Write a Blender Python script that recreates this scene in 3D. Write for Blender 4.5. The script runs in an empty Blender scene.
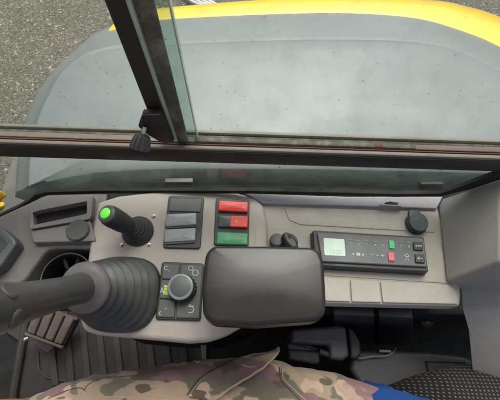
import bpy, bmesh, math, random
from mathutils import Vector, Matrix, noise
random.seed(7)
S = bpy.context.scene
COL = S.collection
R = math.radians

# ------------------------------------------------------------------ camera
F, PITCH, ROLL, CZ = 385.0, R(64.5), R(2.3), 0.56     # focal (px of a 500 px wide frame), down tilt, roll, height over console
CAM = Vector((0, 0, CZ))
_f = Vector((0, math.cos(PITCH), -math.sin(PITCH)))
_u0 = Vector((0, math.sin(PITCH), math.cos(PITCH)))
_x = Vector((1, 0, 0))
_r = _x*math.cos(ROLL) + _u0*math.sin(ROLL)
_u = _u0*math.cos(ROLL) - _x*math.sin(ROLL)
cd = bpy.data.cameras.new('camera'); cam = bpy.data.objects.new('camera', cd); COL.objects.link(cam)
cd.sensor_fit = 'HORIZONTAL'; cd.sensor_width = 36; cd.lens = F/500*36
cd.clip_start = 0.01; cd.clip_end = 500
cam.matrix_world = Matrix.Translation(CAM) @ Matrix((_r, _u, -_f)).transposed().to_4x4()
S.camera = cam

# ------------------------------------------------------------------ sky, sun, exposure
SUN_EL, SUN_AZ = R(60), R(12)
w = bpy.data.worlds.new('World'); S.world = w; w.use_nodes = True
nt = w.node_tree
bg = nt.nodes['Background']; sk = nt.nodes.new('ShaderNodeTexSky')
sk.sky_type = 'NISHITA'; sk.sun_disc = False; sk.sun_elevation = SUN_EL; sk.sun_rotation = SUN_AZ
sk.air_density = 1.0; sk.dust_density = 6.0; sk.ozone_density = 0.3
hs = nt.nodes.new('ShaderNodeHueSaturation'); hs.inputs['Saturation'].default_value = .35
nt.links.new(sk.outputs[0], hs.inputs['Color']); nt.links.new(hs.outputs[0], bg.inputs[0]); bg.inputs[1].default_value = 0.12
sd = bpy.data.lights.new('sun', 'SUN'); sun = bpy.data.objects.new('sun', sd); COL.objects.link(sun)
sd.energy = 1.3; sd.angle = R(50); sd.color = (1, .95, .88)
sdir = Vector((math.sin(SUN_AZ)*math.cos(SUN_EL), math.cos(SUN_AZ)*math.cos(SUN_EL), math.sin(SUN_EL)))
sun.rotation_euler = sdir.to_track_quat('Z', 'Y').to_euler()
S.view_settings.view_transform = 'Standard'; S.view_settings.look = 'None'
S.view_settings.exposure = 0.85; S.view_settings.gamma = 1.0

# ------------------------------------------------------------------ where a sight line meets a plane
def ray(px, py):
    return _f*F + _r*(px-250) - _u*(py-200)
def G(px, py, z=0.0):
    d = ray(px, py); t = (z-CAM.z)/d.z
    return CAM + d*t
def W(px, py, y):
    d = ray(px, py); t = (y-CAM.y)/d.y
    return CAM + d*t

# ------------------------------------------------------------------ materials
class N:
    def __init__(s, name):
        s.m = bpy.data.materials.new(name); s.m.use_nodes = True
        s.t = s.m.node_tree; s.b = s.t.nodes['Principled BSDF']; s.co = None
    def n(s, typ, **k):
        nd = s.t.nodes.new(typ)
        for a, v in k.items(): setattr(nd, a, v)
        return nd
    def l(s, a, b): s.t.links.new(a, b)
    def coord(s):
        if not s.co: s.co = s.n('ShaderNodeTexCoord').outputs['Object']
        return s.co
    def noise(s, sc, det=4, ro=.6, stretch=None):
        x = s.n('ShaderNodeTexNoise'); x.inputs['Scale'].default_value = sc
        x.inputs['Detail'].default_value = det; x.inputs['Roughness'].default_value = ro
        v = s.coord()
        if stretch:
            mp = s.n('ShaderNodeMapping'); mp.inputs['Scale'].default_value = stretch; s.l(v, mp.inputs[0]); v = mp.outputs[0]
        s.l(v, x.inputs['Vector']); return x.outputs['Fac']
    def ramp(s, src, stops, interp='LINEAR'):
        r = s.n('ShaderNodeValToRGB'); r.color_ramp.interpolation = interp
        e = r.color_ramp.elements
        while len(e) < len(stops): e.new(.5)
        for q, (p, c) in zip(e, stops):
            q.position = p; q.color = (c[0], c[1], c[2], 1) if hasattr(c, '__len__') else (c, c, c, 1)
        s.l(src, r.inputs[0]); return r.outputs[0]
    def mix(s, fac, a, b):
        x = s.n('ShaderNodeMix', data_type='RGBA')
        if hasattr(fac, 'links') : s.l(fac, x.inputs[0])
        else: x.inputs[0].default_value = fac
        for v, i in ((a, 6), (b, 7)):
            if hasattr(v, 'links'): s.l(v, x.inputs[i])
            else: x.inputs[i].default_value = (*v, 1)
        return x.outputs[2]
    def math(s, op, a, b=0.0, c=None):
        x = s.n('ShaderNodeMath', operation=op)
        for v, i in ((a, 0), (b, 1), (c, 2)):
            if v is None: continue
            if hasattr(v, 'links'): s.l(v, x.inputs[i])
            else: x.inputs[i].default_value = v
        return x.outputs[0]
    def base(s, c):
        i = s.b.inputs['Base Color']
        if hasattr(c, 'links'): s.l(c, i)
        else: i.default_value = (*c, 1)
    def rough(s, c):
        i = s.b.inputs['Roughness']
        if hasattr(c, 'links'): s.l(c, i)
        else: i.default_value = c
    def bump(s, h, st=.3, dist=.001, prev=None):
        x = s.n('ShaderNodeBump'); x.inputs['Strength'].default_value = st; x.inputs['Distance'].default_value = dist
        s.l(h, x.inputs['Height'])
        if prev: s.l(prev, x.inputs['Normal'])
        s.l(x.outputs[0], s.b.inputs['Normal']); return x.outputs[0]

def plastic(name, col, rough=.5, grain=900, gst=.25, dirt=None, damt=.5, dsc=14, metal=0, spec=.5, scratch=True):
    s = N(name)
    c = s.mix(s.ramp(s.noise(6, 5), [(.35, 0.), (.7, 1.)]), tuple(v*.9 for v in col), tuple(min(1, v*1.08) for v in col))
    if dirt:
        d = s.ramp(s.noise(dsc, 8, .68), [(.46, 0.), (.72, damt)])
        c = s.mix(d, c, dirt)
        d2 = s.ramp(s.noise(dsc*9, 4, .7), [(.62, 0.), (.75, damt*.7)])
        c = s.mix(d2, c, dirt)
    if dirt:
        sc = s.ramp(s.noise(55, 3, .6, (1, 14, 3)), [(.68, 0.), (.72, damt*.35)])
        c = s.mix(sc, c, tuple(min(1, v*1.6+.02) for v in col))
        g_ = s.ramp(s.noise(420, 2, .6), [(.3, 0.), (.7, .16)])
        c = s.mix(g_, c, tuple(v*.45 for v in col))
    s.base(c)
    s.rough(s.ramp(s.noise(30, 5), [(.3, max(.05, rough-.08)), (.7, min(1, rough+.12))]))
    s.b.inputs['Metallic'].default_value = metal
    s.b.inputs['Specular IOR Level'].default_value = spec
    if gst: s.bump(s.noise(grain, 2, .5), gst, .0006)
    return s.m

M = {}
M['cream'] = plastic('cream_plastic', (.37, .32, .282), .5, 1100, .35, (.17, .135, .11), .5, 9)
M['cream_rear'] = plastic('cream_plastic_rear', (.37, .335, .29), .52, 1100, .35, (.2, .165, .13), .45, 9)
M['trim'] = plastic('grey_trim', (.275, .26, .235), .6, 500, .5, (.17, .15, .125), .4, 8)
M['sill'] = plastic('sill_plastic', (.36, .34, .36), .4, 700, .2, (.2, .18, .17), .3, 12)
M['grey'] = plastic('dark_grey_plastic', (.115, .108, .102), .5, 800, .3, (.22, .18, .15), .55, 12)
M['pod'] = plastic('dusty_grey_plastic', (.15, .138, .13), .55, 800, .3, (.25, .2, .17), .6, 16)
M['black'] = plastic('black_plastic', (.018, .018, .019), .45, 800, .25, (.07, .06, .05), .35, 14)
M['deep'] = plastic('matt_black_plastic', (.005, .005, .005), .75, 500, .3, (.018, .016, .014), .4, 10)
M['rubber'] = plastic('grey_rubber', (.05, .05, .052), .5, 700, .25, (.13, .115, .1), .45, 18)
M['cap'] = plastic('blue_grey_rubber', (.060, .068, .076), .5, 700, .25, (.13, .12, .11), .35, 18)
M['rubber_black'] = plastic('black_rubber', (.025, .025, .026), .6, 900, .35, (.08, .07, .06), .4, 20)
M['charcoal'] = plastic('charcoal_panel', (.055, .056, .06), .42, 1200, .2, (.12, .11, .1), .3, 18)
M['radio'] = plastic('radio_face', (.085, .085, .088), .38, 1400, .15, (.13, .12, .11), .3, 18)
M['rocker'] = plastic('grey_rocker', (.27, .27, .275), .35, 1400, .12, (.1, .09, .08), .3, 25)
M['red'] = plastic('red_plastic', (.78, .05, .04), .35, 900, .1, (.3, .03, .02), .4, 30)
M['green'] = plastic('green_plastic', (.05, .26, .10), .4, 900, .1, (.03, .12, .06), .4, 30)
M['lime'] = plastic('lime_button', (.16, .72, .07), .4, 900, .1)
M['radiogreen'] = plastic('radio_green_key', (.03, .52, .13), .4, 900, .1)
M['radiored'] = plastic('radio_red_key', (.72, .10, .12), .4, 900, .1)
M['white'] = plastic('white_marking', (.46, .46, .45), .5, 900, 0)
M['faint'] = plastic('worn_marking', (.36, .36, .36), .5, 900, 0)
M['faintred'] = plastic('worn_marking_on_red', (.75, .25, .2), .5, 900, 0)
M['lcd'] = plastic('lcd_face', (.48, .60, .48), .25, 900, 0)
M['lcddig'] = plastic('lcd_digit', (.44, .53, .45), .4, 900, 0)
M['steel'] = plastic('bare_steel', (.55, .54, .52), .35, 500, .1, (.2, .15, .1), .4, 40, metal=.9)
M['yellowmark'] = plastic('lime_label', (.42, .62, .05), .5, 900, 0)
M['mat'] = plastic('floor_mat_rubber', (.027, .026, .0255), .62, 300, .5, (.10, .085, .07), .6, 9)
M['matrib'] = plastic('floor_mat_rib', (.05, .046, .042), .65, 300, .4, (.12, .10, .08), .6, 14)
M['pedal'] = plastic('dusty_pedal_rubber', (.13, .108, .09), .75, 300, .6, (.25, .205, .165), .7, 25)
M['boot'] = plastic('boot_rubber', (.019, .019, .020), .42, 600, .25, (.07, .062, .055), .45, 16)
M['handle'] = plastic('joystick_plastic', (.042, .043, .044), .34, 700, .15, (.13, .105, .085), .5, 9)
M['flange'] = plastic('joystick_flange', (.10, .094, .09), .36, 700, .2, (.2, .165, .14), .5, 18)
M['blue'] = plastic('blue_cloth', (.006, .07, .29), .8, 400, .6, (.01, .04, .18), .5, 12)
M['orange'] = plastic('orange_leather', (.45, .15, .05), .6, 500, .5, (.2, .1, .06), .5, 20)
M['thread'] = plastic('seam_thread', (.40, .30, .20), .9, 600, .5)
M['seamdark'] = plastic('seam_dark', (.10, .06, .055), .9, 600, .5)
M['brass'] = plastic('dull_brass', (.30, .2, .09), .45, 400, .2, (.1, .07, .04), .6, 60, metal=.8)
M['railtan'] = plastic('dusty_rail', (.15, .112, .088), .6, 300, .5, (.16, .10, .075), .75, 22)
M['railpale'] = plastic('pale_rail', (.175, .155, .128), .6, 300, .4, (.26, .2, .15), .6, 22)
M['railred'] = plastic('rust_seal', (.13, .032, .022), .7, 300, .4, (.1, .06, .04), .6, 30)
M['frameblk'] = plastic('window_frame_black', (.014, .012, .012), .5, 400, .35, (.05, .04, .035), .4, 16)
M['dirtrail'] = plastic('mossy_channel', (.085, .078, .060), .7, 200, .7, (.30, .29, .22), .75, 45)
M['glassedge'] = plastic('glass_cut_edge', (.42, .50, .44), .25, 300, .15, (.2, .25, .2), .5, 30)
M['moss'] = plastic('green_grime', (.22, .22, .10), .9, 120, .8, (.1, .1, .05), .6, 60)
M['hose'] = plastic('pale_tubing', (.6, .6, .58), .6, 300, .2)

def hood_paint():
    s = N('hood_grey_paint')
    c = s.mix(s.ramp(s.noise(2.2, 6, .6), [(.3, 0.), (.7, 1.)]), (.125, .139, .143), (.172, .184, .184))
    v = s.n('ShaderNodeTexVoronoi', feature='F1'); v.inputs['Scale'].default_value = 62; v.inputs['Randomness'].default_value = 1
    s.l(s.coord(), v.inputs['Vector'])
    sp = s.ramp(v.outputs['Distance'], [(.10, 1.), (.17, 0.)])
    gate = s.ramp(s.noise(37, 2), [(.515, 0.), (.57, 1.)])
    k = s.math('MULTIPLY', sp, gate); k = s.math('MULTIPLY', k, .85)
    c = s.mix(k, c, (.05, .047, .042))
    d = s.ramp(s.noise(5, 9, .75, (1, 2.4, 1)), [(.47, 0.), (.85, .2)])
    c = s.mix(d, c, (.23, .232, .215))
    d3 = s.ramp(s.noise(14, 8, .75), [(.55, 0.), (.75, .15)])
    c = s.mix(d3, c, (.10, .105, .10))
    s.base(c)
    s.rough(s.ramp(s.noise(7, 6), [(.3, .36), (.7, .58)]))
    s.b.inputs['Coat Weight'].default_value = .15; s.b.inputs['Coat Roughness'].default_value = .2
    s.bump(s.noise(60, 3), .05, .002)
    return s.m
M['hood'] = hood_paint()
def yellow_paint():
    s = N('yellow_paint')
    c = s.mix(s.ramp(s.noise(10, 6), [(.4, 0.), (.75, .35)]), (.74, .46, .003), (.58, .36, .015))
    s.base(c); s.rough(.32); s.b.inputs['Coat Weight'].default_value = .5; s.b.inputs['Coat Roughness'].default_value = .12
    return s.m
M['yellow'] = yellow_paint()
def hood_side():
    s = N('reflection_mottled_side')
    c = s.ramp(s.noise(16, 8, .7, (1, 1, 1.6)), [(.3, (.17, .205, .19)), (.5, (.30, .36, .335)), (.66, (.42, .46, .43)), (.8, (.55, .56, .50))])  # painted mottling stands in for trees reflected in the lower glass
    s.base(c); s.rough(.45); s.bump(s.noise(90, 4), .3, .002)
    return s.m
M['side'] = hood_side()

def gravel():
    s = N('gravel')
    v = s.n('ShaderNodeTexVoronoi', feature='F1'); v.inputs['Scale'].default_value = 70
    s.l(s.coord(), v.inputs['Vector'])
    sep = s.n('ShaderNodeSeparateColor'); s.l(v.outputs['Color'], sep.inputs[0])
    c = s.ramp(sep.outputs[0], [(.0, (.065, .055, .038)), (.3, (.10, .088, .068)), (.6, (.155, .137, .108)), (.85, (.155, .137, .108)), (1., (.46, .43, .37))])
    v2 = s.n('ShaderNodeTexVoronoi', feature='F1'); v2.inputs['Scale'].default_value = 150
    s.l(s.coord(), v2.inputs['Vector'])
    sep2 = s.n('ShaderNodeSeparateColor'); s.l(v2.outputs['Color'], sep2.inputs[0])
    c2 = s.ramp(sep2.outputs[1], [(0., (.048, .043, .034)), (.6, (.135, .12, .093)), (1., (.29, .265, .22))])
    c = s.mix(s.ramp(s.noise(20, 4), [(.42, 0.), (.58, 1.)]), c, c2)
    c = s.mix(s.ramp(s.noise(.9, 5, .6), [(.35, .35), (.65, 0.)]), c, (.075, .075, .06))
    s.base(c); s.rough(.9)
    h = s.math('SUBTRACT', 1, v.outputs['Distance'])
    n1 = s.bump(h, .6, .014)
    s.bump(v2.outputs['Distance'], .5, -.01, n1)
    return s.m
M['gravel'] = gravel()

def pad_mat():
    s = N('armrest_vinyl')
    c = s.mix(s.ramp(s.noise(7, 6), [(.35, 0.), (.7, 1.)]), (.014, .012, .011), (.024, .0205, .0185))
    s.base(c); s.rough(s.ramp(s.noise(9, 5), [(.3, .2), (.7, .32)]))
    s.b.inputs['Specular IOR Level'].default_value = .38
    h = s.noise(700, 2, .5, (1, 1.6, 1)); s.bump(h, .07, .0005)
    return s.m
M['pad'] = pad_mat()

def camo():
    s = N('camouflage_cloth')
    n1 = s.noise(14, 2.5, .5, (1, 1.6, 1.2)); n2 = s.noise(18, 2.5, .5, (1.2, 1, 1)); n3 = s.noise(15, 2, .5, (.9, 1.4, 1)); n4 = s.noise(19, 2.5, .5, (.8, 1.7, 1.1))
    c = s.mix(s.ramp(s.noise(7, 3), [(.35, 0.), (.65, 1.)]), (.30, .215, .145), (.38, .285, .205))
    c = s.mix(s.ramp(n1, [(.515, 0.), (.53, 1.)]), c, (.135, .122, .088))
    c = s.mix(s.ramp(n2, [(.555, 0.), (.57, 1.)]), c, (.47, .335, .24))
    c = s.mix(s.ramp(n3, [(.60, 0.), (.615, 1.)]), c, (.21, .115, .12))
    c = s.mix(s.ramp(n4, [(.585, 0.), (.60, 1.)]), c, (.105, .075, .055))
    c = s.mix(s.ramp(s.noise(160, 6, .8), [(.45, 0.), (.75, .35)]), c, (.20, .155, .115))
    # a faded mauve stretch where the pocket sits
    sp = s.n('ShaderNodeSeparateXYZ'); s.l(s.coord(), sp.inputs[0])
    g = s.math('ABSOLUTE', s.math('ADD', sp.outputs[0], .045)); g = s.math('SUBTRACT', 1, s.math('MULTIPLY', g, 14))
    g = s.math('ADD', g, s.math('MULTIPLY', s.math('SUBTRACT', s.noise(25, 4), .5), 1.6))
    c = s.mix(s.ramp(g, [(.3, 0.), (.7, .8)]), c, (.24, .12, .135))
    s.base(c); s.rough(.92); s.b.inputs['Sheen Weight'].default_value = .15
    b = s.bump(s.noise(35, 5, .6), .5, .006)
    s.bump(s.noise(900, 2), .35, .0008, b)
    return s.m
M['camo'] = camo()

def dotted():
    s = N('dotted_seat_fabric')
    sp = s.n('ShaderNodeSeparateXYZ'); s.l(s.coord(), sp.inputs[0])
    K = 172.0
    x, y = s.math('MULTIPLY', sp.outputs[0], K), s.math('MULTIPLY', sp.outputs[1], K*1.15)
    x, y = s.math('ADD', x, s.math('MULTIPLY', y, .25)), y
    row = s.math('FLOOR', y)
    x = s.math('ADD', x, s.math('MULTIPLY', row, .5))
    fx, fy = s.math('SUBTRACT', s.math('FRACT', x), .5), s.math('SUBTRACT', s.math('FRACT', y), .5)
    d = s.math('ADD', s.math('MULTIPLY', s.math('MULTIPLY', fx, fx), 1.5), s.math('MULTIPLY', fy, fy))
    d = s.math('ADD', d, s.math('MULTIPLY', s.math('SUBTRACT', s.noise(500, 2), .5), .03))
    k = s.ramp(d, [(.035, 1.), (.06, 0.)])
    s.base(s.mix(k, (.013, .011, .012), (.20, .162, .13))); s.rough(.95)
    b = s.bump(k, .4, .0015); s.bump(s.noise(900, 2), .4, .001, b)
    return s.m
M['dots'] = dotted()

def glass_mat(tint=(.93, .97, .955), haze=0.0):
    s = N('window_glass')
    tr = s.n('ShaderNodeBsdfTransparent'); tr.inputs[0].default_value = (*tint, 1)
    gl = s.n('ShaderNodeBsdfGlossy'); gl.inputs['Roughness'].default_value = .03
    ge = s.n('ShaderNodeNewGeometry'); dt = s.n('ShaderNodeVectorMath', operation='DOT_PRODUCT')
    s.l(ge.outputs['Incoming'], dt.inputs[0]); s.l(ge.outputs['Normal'], dt.inputs[1])
    k = s.math('POWER', s.math('SUBTRACT', 1.0, s.math('ABSOLUTE', dt.outputs['Value'])), 5.0)
    refl = s.math('ADD', s.math('MULTIPLY', k, .9), .02)
    mx = s.n('ShaderNodeMixShader')
    s.l(refl, mx.inputs[0]); s.l(tr.outputs[0], mx.inputs[1]); s.l(gl.outputs[0], mx.inputs[2])
    df = s.n('ShaderNodeBsdfDiffuse'); df.inputs[0].default_value = (.35, .36, .33, 1) if not haze else (.38, .45, .42, 1)
    m2 = s.n('ShaderNodeMixShader')
    v = s.n('ShaderNodeTexVoronoi', feature='F1'); v.inputs['Scale'].default_value = 75; s.l(s.coord(), v.inputs['Vector'])
    dr = s.math('MULTIPLY', s.ramp(v.outputs['Distance'], [(.07, .5), (.11, 0.)]), s.ramp(s.noise(21, 3), [(.5, 0.), (.6, 1.)]))
    s.l(s.math('ADD', s.ramp(s.noise(30, 7, .72, (1, 1, .6)), [(.5, haze), (.85, .14+haze)]), dr), m2.inputs[0])
    s.l(mx.outputs[0], m2.inputs[1]); s.l(df.outputs[0], m2.inputs[2])
    s.l(m2.outputs[0], s.t.nodes['Material Output'].inputs[0])
    return s.m
M['glass'] = glass_mat()
M['glassgreen'] = glass_mat((.80, .89, .85), .10)

# ------------------------------------------------------------------ objects
def wloc(o):
    v = Vector((0, 0, 0))
    while o: v += o.location; o = o.parent
    return v
def tag(o, label, cat=None, group=None, kind=None):
    if label: o['label'] = label
    if cat: o['category'] = cat
    if group: o['group'] = group
    if kind: o['kind'] = kind
    return o
def thing(name, loc, label, cat, group=None):
    o = bpy.data.objects.new(name, None); COL.objects.link(o); o.location = loc; o.empty_display_size = .02
    return tag(o, label, cat, group)
def obj(name, bm, mat, parent=None, smooth=35, loc=None):
    base = wloc(parent) if parent else Vector((0, 0, 0))
    if loc is not None and not parent: base = Vector(loc)
    bmesh.ops.recalc_face_normals(bm, faces=bm.faces)
    bmesh.ops.translate(bm, verts=bm.verts, vec=-base)
    me = bpy.data.meshes.new(name); bm.to_mesh(me); bm.free()
    for m in (mat if isinstance(mat, (list, tuple)) else [mat]): me.materials.append(M[m] if isinstance(m, str) else m)
    if smooth:
        me.polygons.foreach_set('use_smooth', [True]*len(me.polygons))
        me.set_sharp_from_angle(angle=R(smooth))
    o = bpy.data.objects.new(name, me); COL.objects.link(o)
    if parent: o.parent = parent
    else: o.location = base
    return o

def rnd(pts, r, n=5):
    """round the corners of a 2D polygon"""
    out = []; k = len(pts)
    rs = r if hasattr(r, '__len__') else [r]*k
    for i in range(k):
        p, a, b = Vector(pts[i]).to_2d(), Vector(pts[i-1]).to_2d(), Vector(pts[(i+1) % k]).to_2d()
        da, db = (a-p), (b-p); q = min(rs[i], da.length*.48, db.length*.48)
        if q < 1e-6: out.append(tuple(p)); continue
        s, e = p+da.normalized()*q, p+db.normalized()*q
        for j in range(n+1):
            t = j/n; out.append(tuple(s*(1-t)**2 + p*2*t*(1-t) + e*t*t))
    return out
def toplane(px, z): return [G(a, b, z) for a, b in px]
def inset(P, d):
    """move every point of a closed outline inwards by d (top view)"""
    n = len(P); ar = sum(P[i].x*P[(i+1) % n].y-P[(i+1) % n].x*P[i].y for i in range(n)); sg = 1 if ar > 0 else -1
    out = []
    for i in range(n):
        a, p, b = P[i-1], P[i], P[(i+1) % n]
        e, f = (p-a).to_2d().normalized(), (b-p).to_2d().normalized()
        n1, n2 = Vector((-e.y, e.x))*sg, Vector((-f.y, f.x))*sg; m = n1+n2
        m = m/max(.35, m.dot(n1)) if m.length > 1e-6 else n1
        out.append(Vector((p.x+m.x*d, p.y+m.y*d, p.z)))
    return out
def prism(bm, top, zb, bevel=0, seg=3, draft=0.0, dome=0, r=0, n=5):
    """top: sharp world outline, corners rounded by r; rounded rim of radius bevel, then straight down to zb"""
    P = [Vector(p) for p in top]; z = P[0].z
    rs = list(r) if hasattr(r, '__len__') else [r]*len(P)
    flat = all(abs(p.z-z) < 1e-6 for p in P)
    def outline(d, drop=0.0):
        Q = inset(P, d) if d else P
        if not flat: return [q-Vector((0, 0, drop)) for q in Q]
        return [Vector((x, y, z-drop)) for x, y in rnd(Q, [max(v-d*.8, 1e-4) for v in rs], n)]
    c = sum(P, Vector())/len(P); rows = []
    if bevel:
        if dome:
            Q = outline(bevel); x0, x1 = min(v.x for v in Q), max(v.x for v in Q); y0, y1 = min(v.y for v in Q), max(v.y for v in Q)
            for f_ in (.06, .2, .35, .5, .65, .8, .92):
                row = []
                for v in Q:
                    q = c.lerp(v, f_); e_ = max(0, 1-abs(2*(q.x-x0)/(x1-x0)-1)**3)*max(0, 1-abs(2*(q.y-y0)/(y1-y0)-1)**3)
                    row.append(Vector((q.x, q.y, z+dome*e_)))
                rows.append(row)
        else: rows.append(outline(bevel+.0004))
        for k in range(seg+1):
            a = math.pi/2*k/seg
            rows.append(outline(bevel*(1-math.sin(a)), bevel*(1-math.cos(a))))
    else: rows.append(outline(0))
    rows.append([Vector((p.x+(p.x-c.x)*draft, p.y+(p.y-c.y)*draft, zb)) for p in rows[-1]])
    V_ = [[bm.verts.new(p) for p in q] for q in rows]
    bm.faces.new(V_[0]); bm.faces.new(V_[-1][::-1]); m = len(V_[0])
    for a, b in zip(V_, V_[1:]):
        for i in range(m): bm.faces.new((a[i], b[i], b[(i+1) % m], a[(i+1) % m]))
    return bm
def pp(px, zt, zb, r=0, bevel=0, seg=3, n=5, bm=None, draft=0.0, dome=0):
    """prism from a sighted outline at height zt; r is given in sighted pixels"""
    bm = bm or bmesh.new(); P = toplane(px, zt)
    k = (P[0]-CAM).length/F
    rr = [v*k for v in r] if hasattr(r, '__len__') else r*k
    return prism(bm, P, zb, bevel, seg, draft, dome, rr, n)
def ring(bm, outer, inner, zt, zb):
    ot = [bm.verts.new(G(a, b, zt)) for a, b in outer]; it = [bm.verts.new(G(a, b, zt)) for a, b in inner]
    ob = [bm.verts.new((v.co.x, v.co.y, zb)) for v in ot]; ib = [bm.verts.new((v.co.x, v.co.y, zb)) for v in it]
    n = len(outer)
    for i in range(n):
        j = (i+1) % n
        for q in ((ot[i], ot[j], it[j], it[i]), (ot[j], ot[i], ob[i], ob[j]), (it[i], it[j], ib[j], ib[i])): bm.faces.new(q)
    return bm
def basis(d):
    d = Vector(d).normalized(); a = Vector((0, 0, 1)) if abs(d.z) < .9 else Vector((1, 0, 0))
    u = d.cross(a).normalized(); return u, d.cross(u), d
def lathe(bm, o, d, prof, n=40, cap=True, wob=0):
    u, v, d = basis(d); rows = []
    for r, h in prof:
        rows.append([bm.verts.new(Vector(o)+d*h+(u*math.cos(2*math.pi*k/n)+v*math.sin(2*math.pi*k/n))*r) for k in range(n)])
    for a, b in zip(rows, rows[1:]):
        for k in range(n): bm.faces.new((a[k], a[(k+1) % n], b[(k+1) % n], b[k]))
    if cap:
        bm.faces.new(rows[0][::-1]); bm.faces.new(rows[-1])
    return bm
def lp(o, d, prof, n=40, cap=True): return lathe(bmesh.new(), o, d, prof, n, cap)
def smoothpath(P, n=8):
    P = [Vector(p) for p in P]; out = []
    for i in range(len(P)-1):
        a, b, c, d = P[max(i-1, 0)], P[i], P[i+1], P[min(i+2, len(P)-1)]
        for j in range(n):
            t = j/n
            out.append(.5*((2*b)+(c-a)*t+(2*a-5*b+4*c-d)*t*t+(3*b-a-3*c+d)*t**3))
    return out+[P[-1]]
def tube(bm, P, r, n=10, path=True):
    P = smoothpath(P) if path and len(P) > 2 else [Vector(p) for p in P]
    rows = []; m = len(P)
    for i, p in enumerate(P):
        d = (P[min(i+1, m-1)]-P[max(i-1, 0)])
        u, v, _ = basis(d); rr = r(i/(m-1)) if callable(r) else r
        rows.append([bm.verts.new(p+(u*math.cos(2*math.pi*k/n)+v*math.sin(2*math.pi*k/n))*rr) for k in range(n)])
    for a, b in zip(rows, rows[1:]):
        for k in range(n): bm.faces.new((a[k], a[(k+1) % n], b[(k+1) % n], b[k]))
    bm.faces.new(rows[0][::-1]); bm.faces.new(rows[-1])
    return bm
def hexa(bm, A, B, bevel=0, seg=2):
    """box from two corner rings of four points each"""
    a = [bm.verts.new(p) for p in A]; b = [bm.verts.new(p) for p in B]
    fs = [bm.faces.new(a), bm.faces.new(b[::-1])]
    for i in range(4): fs.append(bm.faces.new((a[i], b[i], b[(i+1) % 4], a[(i+1) % 4])))
    if bevel:
        es = {e for f in fs for e in f.edges}
        bmesh.ops.bevel(bm, geom=list(es), offset=bevel, segments=seg, profile=.5, affect='EDGES')
    return bm
def box(bm, lo, hi, bevel=0, seg=2):
    (x0, y0, z0), (x1, y1, z1) = lo, hi
    return hexa(bm, [(x0, y0, z0), (x1, y0, z0), (x1, y1, z0), (x0, y1, z0)], [(x0, y0, z1), (x1, y0, z1), (x1, y1, z1), (x0, y1, z1)], bevel, seg)
def strip(bm, a, b, wd, z, th=.0006):
    """small raised stroke between two sighted points"""
    p, q = G(*a, z), G(*b, z); d = (q-p); n = Vector((-d.y, d.x, 0)).normalized()*wd/2
    hexa(bm, [p-n, q-n, q+n, p+n], [v+Vector((0, 0, th)) for v in (p-n, q-n, q+n, p+n)])
    return bm
def text(s, px, z, size, name, mat, parent, rot=0, th=.0003):
    cu = bpy.data.curves.new('t', 'FONT'); cu.body = s; cu.size = size; cu.align_x = 'CENTER'; cu.align_y = 'CENTER'; cu.extrude = th
    t = bpy.data.objects.new('t', cu); COL.objects.link(t)
    dg = bpy.context.evaluated_depsgraph_get(); me = bpy.data.meshes.new_from_object(t.evaluated_get(dg))
    bpy.data.objects.remove(t); bm = bmesh.new(); bm.from_mesh(me); bpy.data.meshes.remove(me)
    bm.transform(Matrix.Translation(G(*px, z)+Vector((0, 0, th))) @ Matrix.Rotation(R(rot), 4, 'Z'))
    return obj(name, bm, mat, parent, 0)

# ================================================================== SETTING
bm = bmesh.new()
GZ = -1.75
bmesh.ops.create_grid(bm, x_segments=8, y_segments=8, size=120)
bmesh.ops.translate(bm, verts=bm.verts, vec=(0, 0, GZ))
tag(obj('ground', bm, 'gravel', None, 0), None, kind='structure')
FZ = -0.50
bm = bmesh.new(); box(bm, (-.95, -.75, FZ-.04), (.9, .27, FZ-.006))
tag(obj('floor', bm, 'deep', None, 0), None, kind='structure')

# ================================================================== ENGINE COVER (outside)
def resample(P, n):
    L = [0]
    for a, b in zip(P, P[1:]): L.append(L[-1]+(b-a).length)
    out = []; j = 0
    for i in range(n):
        t = L[-1]*i/(n-1)
        while j < len(L)-2 and L[j+1] < t: j += 1
        k = (t-L[j])/max(1e-9, L[j+1]-L[j]); out.append(P[j].lerp(P[j+1], min(1, max(0, k))))
    return out
ec = thing('engine_cover', (0, .6, GZ), 'big grey engine cover with yellow rim outside the window', 'engine cover')
near = [(625, 183), (560, 176), (500, 172), (350, 168), (250, 167), (170, 167), (119, 169), (85, 172.5), (51, 179), (30, 185.5)]
crease = [(30, 185.5), (31, 165), (34, 140), (41, 115), (50, 95), (62, 74), (85, 56), (120, 48), (170, 44.5), (250, 41), (330, 39.5), (400, 41), (440, 46), (470, 56), (500, 72), (550, 105), (600, 145), (625, 183)]
bound = [(22, 190), (24, 165), (28, 138), (34, 115), (44, 94), (60, 70), (83, 48), (99, 35), (135, 24), (165, 19.5), (250, 15), (330, 13), (385, 15), (425, 20), (465, 32), (500, 47), (560, 83), (610, 130), (640, 190)]
outer = [(15, 197), (17, 165), (21, 138), (27, 115), (38, 92), (56, 68), (82, 46), (98, 33.5), (135, 17.5), (165, 9.5), (250, 1), (330, -3), (430, 0), (465, 6), (500, 17), (560, 48), (620, 95), (655, 195)]
Z1, Z2, Z3 = -.12, -.185, -.25
NF, NN = 90, 40
Lc = resample(smoothpath(toplane(crease, Z1)), NF); Ln = resample(smoothpath(toplane(near, Z1)), NN)[1:-1]
Lb = resample(smoothpath(toplane(bound, Z2)), NF); Lo = resample(smoothpath(toplane(outer, Z3)), NF)
def pxx(p):
    d = p-CAM; return 250+F*d.dot(_r)/d.dot(_f)
loops = []
cen = (sum(Lc, Vector())/len(Lc)); cen.z = Z1+.012
for s, dz in ((.55, .012), (.85, .008), (.96, .003)):
    loops.append([Vector((*(cen.lerp(p, s)).to_2d(), Z1+dz)) for p in Lc+Ln])
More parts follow.
